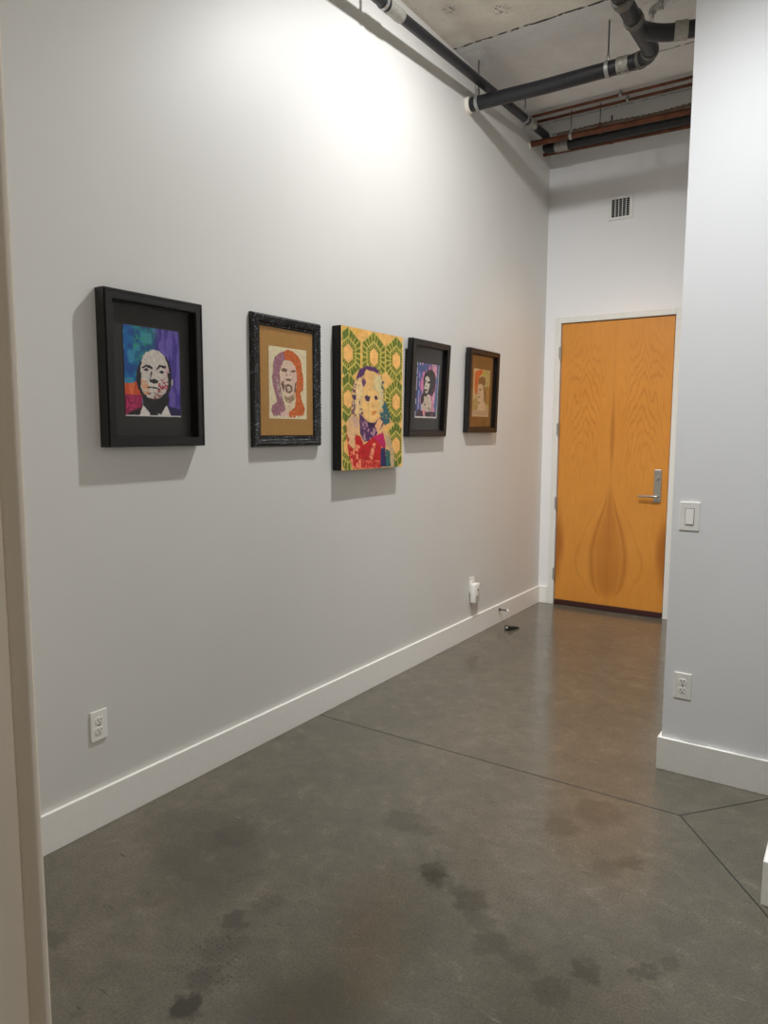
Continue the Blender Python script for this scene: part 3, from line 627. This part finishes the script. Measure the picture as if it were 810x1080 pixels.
# P2: black drain across the hall, tee'd into a run coming from the viewer
RP = .0435
dr = pipe_thing('drain_pipe', 'thick black drain pipe crossing the hall to a wye fitting', 'pipe', (-1.8, 4.534, 3.58))
z2 = lambda x: 3.648-(x+2.348)*.022 if x < -1.6 else 3.6316+(x+1.6)*.02
zA = 3.638
part('pipe_run', dr, 'pipe', lambda bm: tube(bm, [(XL-.02, 4.534, z2(-2.348)), (-1.8, 4.534, z2(-1.8)), (-1.27, 4.534, zA)], RP, 32))
part('wall_collar', dr, 'plaster', lambda bm: tube(bm, [(XL+.0005, 4.534, 3.648), (XL+.006, 4.534, 3.648), (XL+.02, 4.534, 3.648), (XL+.024, 4.534, 3.648)], [.060, .058, .052, .0436], 26))
el = bez((-1.275, 4.534, zA), (-1.172, 4.534, zA), (-1.158, 4.42, zA), 14)
part('elbow', dr, 'pipe', lambda bm: tube(bm, el, RP*1.04, 28))
part('coupling', dr, 'band', lambda bm: band_tube(bm, (-1.368, 4.534, zA), (-1.300, 4.534, zA), RP, RP*1.1))
part('coupling', dr, 'band_grey', lambda bm: tube(bm, el[2:5], RP*1.12, 28))
part('coupling', dr, 'band_grey', lambda bm: tube(bm, el[11:14], RP*1.12, 28))
part('wye_body', dr, 'pipe', lambda bm: tube(bm, [(-1.157, 4.43, zA), (-1.155, 4.38, zA), (-1.158, 4.08, zA)], RP*1.03, 28))
br = bez((-1.163, 4.18, zA), (-1.085, 4.325, zA), (-.96, 4.335, zA), 10)
part('wye_branch', dr, 'pipe', lambda bm: tube(bm, br, RP, 28))
part('pipe_run', dr, 'pipe', lambda bm: tube(bm, [(-.965, 4.333, zA), (-.688, 4.415, zA)], RP, 28))
part('coupling', dr, 'band', lambda bm: band_tube(bm, (-1.005, 4.320, zA), (-.94, 4.340, zA), RP, RP*1.12))
part('coupling', dr, 'band_grey', lambda bm: band_tube(bm, (-1.157, 4.11, zA), (-1.158, 4.06, zA), RP, RP*1.13))
part('pipe_run', dr, 'pipe', lambda bm: tube(bm, [(-1.158, 4.12, zA), (-1.165, 2.7, zA+.03)], RP, 28))
part('coupling', dr, 'band_grey', lambda bm: band_tube(bm, (-1.160, 3.905, zA), (-1.160, 3.845, zA), RP, RP*1.12))
def screws(bm, x):
    for q in (-.018, .018): tube(bm, [(x+q-.012, 4.534-.022, zA-.049), (x+q+.012, 4.534-.022, zA-.049)], .0045, 10)
part('clamp_screw', dr, 'rod', lambda bm: screws(bm, -1.334)); part('clamp_screw', dr, 'rod', lambda bm: screws(bm, -1.235))

# P1: thinner black pipe along the long wall, turning along the end wall
R1 = .0285
p1 = pipe_thing('drain_pipe', 'thinner black pipe along the long grey wall turning at the corner', 'pipe', (-2.22, 4.5, 3.70))
f1_ = lambda y: (-2.205-(y-3.51)*.01626, y, 3.685+(y-3.51)*.0504)
part('pipe_run', p1, 'pipe', lambda bm: tube(bm, [f1_(2.6), f1_(3.5), f1_(5.0), f1_(5.62)], R1, 28))
e1 = bez(f1_(5.62), (-2.252, 5.72, 3.775), (-2.262, 5.735, 3.745), 6)[:-1]+bez((-2.262, 5.735, 3.745), (-2.272, 5.724, 3.722), (-2.20, 5.722, 3.722), 8)
R3 = .037
part('elbow', p1, 'pipe', lambda bm: tube(bm, e1, [R1*1.05]*5+[.032]*2+[R3*1.03]*8, 26))
part('pipe_run', p1, 'pipe', lambda bm: tube(bm, [(-2.21, 5.722, 3.724), (-.688, 5.722, 3.712)], R3, 28))
part('coupling', p1, 'band', lambda bm: band_tube(bm, f1_(3.33), f1_(3.47), R1, R1*1.2))
part('coupling', p1, 'band', lambda bm: band_tube(bm, f1_(5.27), f1_(5.38), R1, R1*1.2))
part('coupling', p1, 'band', lambda bm: band_tube(bm, (-2.19, 5.722, 3.722), (-2.085, 5.722, 3.721), R3, R3*1.12))

# copper lines
cu = pipe_thing('copper_pipe', 'thick copper pipe below the ceiling, in front of the black corner pipe', 'pipe', (-1.5, 5.59, 3.70))
part('pipe_run', cu, 'copper', lambda bm: tube(bm, [(XL-.01, 5.59, 3.732), (-.688, 5.59, 3.704)], .0215, 24))
part('wall_collar', cu, 'plaster', lambda bm: tube(bm, [(XL+.0005, 5.59, 3.732), (XL+.012, 5.59, 3.732)], [.031, .026], 20))
cl = pipe_thing('copper_pipe', 'copper pipe closest to the end wall, lowest of the group', 'pipe', (-1.5, 5.841, 3.69))
part('pipe_run', cl, 'copper', lambda bm: tube(bm, [(XL-.01, 5.841, 3.727), (-.688, 5.841, 3.700)], .0145, 20))
part('wall_collar', cl, 'plaster', lambda bm: tube(bm, [(XL+.0005, 5.841, 3.727), (XL+.012, 5.841, 3.727)], [.024, .019], 20))
part('pipe_clamp', cl, 'copper', lambda bm: (tube(bm, [(-1.80, 5.841, 3.7178), (-1.78, 5.841, 3.7175)], .0185, 20), box(bm, -1.796, -1.784, 5.838, 5.844, 3.73, ZC)))
for lab, yy in (('thin copper line against the ceiling, nearer of the two', 5.465), ('thin copper line against the ceiling, farther of the two', 5.575)):
    tn = pipe_thing('copper_pipe', lab, 'pipe', (-1.5, yy, 3.87))
    part('pipe_run', tn, 'copper', lambda bm: tube(bm, [(XL-.01, yy, 3.88), (-.688, yy, 3.88)], .0105, 16))
    xx = -1.62 if yy < 5.5 else -1.60
    part('pipe_clamp', tn, 'galv', lambda bm: (tube(bm, [(xx-.008, yy, 3.88), (xx+.008, yy, 3.88)], .0155, 16), box(bm, xx-.007, xx+.007, yy-.022, yy+.022, 3.893, ZC)))
# corrugated conduit lying behind the copper
cd = pipe_thing('flexible_conduit', 'ribbed flexible conduit just above the thick copper pipe', 'conduit', (-1.3, 5.665, 3.77))
npt = 150; cpts = [(-2.16+1.47*i/npt, 5.665+.006*math.sin(i*.11), 3.782-.016*i/npt+.004*math.sin(i*.07)) for i in range(npt+1)]
part('conduit_run', cd, 'conduit', lambda bm: tube(bm, cpts, [.021 if (i//2) % 2 else .0165 for i in range(npt+1)], 14))
part('conduit_end', cd, 'galv', lambda bm: tube(bm, [(-2.19, 5.665, 3.782), (-2.155, 5.665, 3.782)], .022, 16))

# hangers
def ring(bm, c_, axis, r, w, th):
    c_ = Vector(c_); ax = Vector(axis).normalized()
    u_ = Vector((0, 0, 1)); s_ = ax.cross(u_).normalized(); n = 32; pr = None; first = None
    for j in range(n):
        a = 2*PI*j/n; d = math.cos(a)*s_+math.sin(a)*u_
        q = [bm.verts.new(c_+d*rr+ax*h) for rr, h in ((r, -w/2), (r, w/2), (r+th, w/2), (r+th, -w/2))]
        if pr:
            for i in range(4): bm.faces.new((pr[i], pr[(i+1) % 4], q[(i+1) % 4], q[i]))
        else: first = q
        pr = q
    for i in range(4): bm.faces.new((pr[i], pr[(i+1) % 4], first[(i+1) % 4], first[i]))
def hanger(label, c_, axis, r, w=.022, rodr=.005, rmat='galv'):
    root = thing('pipe_hanger', label, 'pipe hanger', (c_[0], c_[1], c_[2]-r), 'pipe hangers under the concrete ceiling')
    part('clamp_ring', root, rmat, lambda bm: (ring(bm, c_, axis, r+.0008, w, .0045), box(bm, c_[0]-.009, c_[0]+.009, c_[1]-.009, c_[1]+.009, c_[2]+r+.003, c_[2]+r+.03, bev=.002)))
    top = c_[2]+r+.012
    part('rod', root, 'rod', lambda bm: tube(bm, [(c_[0], c_[1], top), (c_[0], c_[1], ZC)], rodr, 12))
    part('nut', root, 'galv', lambda bm: tube(bm, [(c_[0], c_[1], top+.02), (c_[0], c_[1], top+.03)], rodr*1.9, 6))
hanger('hanger ring on the thick black pipe, beside the long wall', (-2.275, 4.534, z2(-2.275)), (1, 0, 0), RP)
hanger('hanger ring on the thick black pipe, near the wye fitting', (-1.425, 4.534, zA), (1, 0, 0), RP)
hanger('hanger ring on the thinner black pipe, near the far corner', f1_(5.21), (0, 1, .05), R1)
hanger('hanger ring on the thinner black pipe, at the top edge of the view', f1_(3.30), (0, 1, .05), R1)
hanger('hanger on the thick copper pipe, close to the corner', (-2.02, 5.59, 3.732-.328*.0166), (1, 0, 0), .0215, .02, .004)
hanger('copper coloured hanger on the thick copper pipe, second from the corner', (-1.80, 5.59, 3.732-.548*.0166), (1, 0, 0), .0215, .02, .004, 'copper')

# sprinkler
sk = pipe_thing('sprinkler_pipe', 'pale sprinkler pipe with small head beside the wye fitting', 'sprinkler', (-1.0, 4.354, 3.76))
part('pipe_run', sk, 'white_sprinkler_pipe', lambda bm: tube(bm, [(-1.13, 4.47, 3.872), (-.688, 4.47, 3.872)], .0145, 18))
part('elbow', sk, 'galv', lambda bm: (tube(bm, bez((-1.117, 4.47, 3.872), (-1.165, 4.47, 3.872), (-1.165, 4.47, 3.838), 8), .021, 16), tube(bm, [(-1.13, 4.47, 3.872), (-1.107, 4.47, 3.872)], .025, 16)))
part('sprinkler_head', sk, 'chrome', lambda bm: (tube(bm, [(-1.165, 4.47, 3.838), (-1.165, 4.47, 3.826), (-1.165, 4.47, 3.812)], [.013, .013, .006], 14), tube(bm, [(-1.165, 4.47, 3.80), (-1.165, 4.47, 3.797)], .016, 16),
     tube(bm, [(-1.175, 4.47, 3.82), (-1.175, 4.47, 3.799)], .002, 6), tube(bm, [(-1.155, 4.47, 3.82), (-1.155, 4.47, 3.799)], .002, 6)))

# ------------------------------------------------------------------ camera
cam = bpy.data.cameras.new('camera'); co = bpy.data.objects.new('camera', cam); COL.objects.link(co)
yaw, pitch, roll = (0.585610, -0.110933, 0.003334)
fwd = Vector((-math.sin(yaw)*math.cos(pitch), math.cos(yaw)*math.cos(pitch), math.sin(pitch)))
rt = Vector((math.cos(yaw), math.sin(yaw), 0)); up = rt.cross(fwd)
r2 = math.cos(roll)*rt+math.sin(roll)*up; u2 = -math.sin(roll)*rt+math.cos(roll)*up
mw = Matrix((r2, u2, -fwd)).transposed().to_4x4(); mw.translation = (0, 0, 1.5); co.matrix_world = mw
cam.sensor_fit = 'HORIZONTAL'; cam.sensor_width = 36; cam.lens = 765/810*36; cam.clip_start = .02
sc.camera = co

# ------------------------------------------------------------------ light
def aim(o, tgt): o.rotation_euler = (Vector(tgt)-o.location).to_track_quat('-Z', 'Y').to_euler()
def lamp(name, typ, loc, energy, color, tgt=None, **kw):
    l = bpy.data.lights.new(name, typ); l.energy = energy; l.color = color
    for a, b in kw.items(): setattr(l, a, b)
    o = bpy.data.objects.new(name, l); COL.objects.link(o); o.location = loc
    if tgt: aim(o, tgt)
    return o
def soft_falloff(o, kind):
    l = o.data; l.use_nodes = True; t = l.node_tree; e = t.nodes['Emission']; f = t.nodes.new('ShaderNodeLightFalloff')
    f.inputs['Strength'].default_value = 1.; t.links.new(f.outputs[kind], e.inputs['Strength'])
a = lamp('ceiling_lamp', 'SPOT', (-1.40, 3.28, 3.815), 82, (.98, .985, 1), (-2.35, 3.65, 1.6), spot_size=math.radians(172), spot_blend=1., shadow_soft_size=.04)
soft_falloff(a, 'Linear')
b = lamp('block_fill_spot', 'SPOT', (-.45, 1.5, 3.84), 255, (.94, .97, 1), (-.1, 3.28, 1.4), spot_size=math.radians(84), spot_blend=.8, shadow_soft_size=.25)  # added spot to brighten the white wall block, no fixture modelled
lamp('warm_bounce_fill', 'SPOT', (-1.45, 5.0, 3.55), 34, (1, .74, .48), (-1.75, 5.55, .4), spot_size=math.radians(88), spot_blend=1., shadow_soft_size=.12)  # added warm fill standing in for bounce off the wooden door
lamp('side_fill_area', 'AREA', (2.18, .1, 2.0), 12, (1, .91, .80), (-1.5, 1.0, 1.3), shape='RECTANGLE', size=1.9, size_y=2.3)  # added warm-tinted area fill, set at the unseen window
w = bpy.data.worlds.new('world'); sc.world = w; w.use_nodes = True
bg = w.node_tree.nodes['Background']; bg.inputs[0].default_value = (.85, .92, 1, 1); bg.inputs[1].default_value = 1.0

vs = sc.view_settings
sc.display_settings.display_device = 'sRGB'
vs.view_transform = 'Standard'; vs.look = 'None'; vs.exposure = .2; vs.gamma = 1; vs.use_curve_mapping = False
sc.cycles.caustics_reflective = False; sc.cycles.caustics_refractive = False
sc.cycles.max_bounces = 10; sc.cycles.diffuse_bounces = 6; sc.cycles.transparent_max_bounces = 12
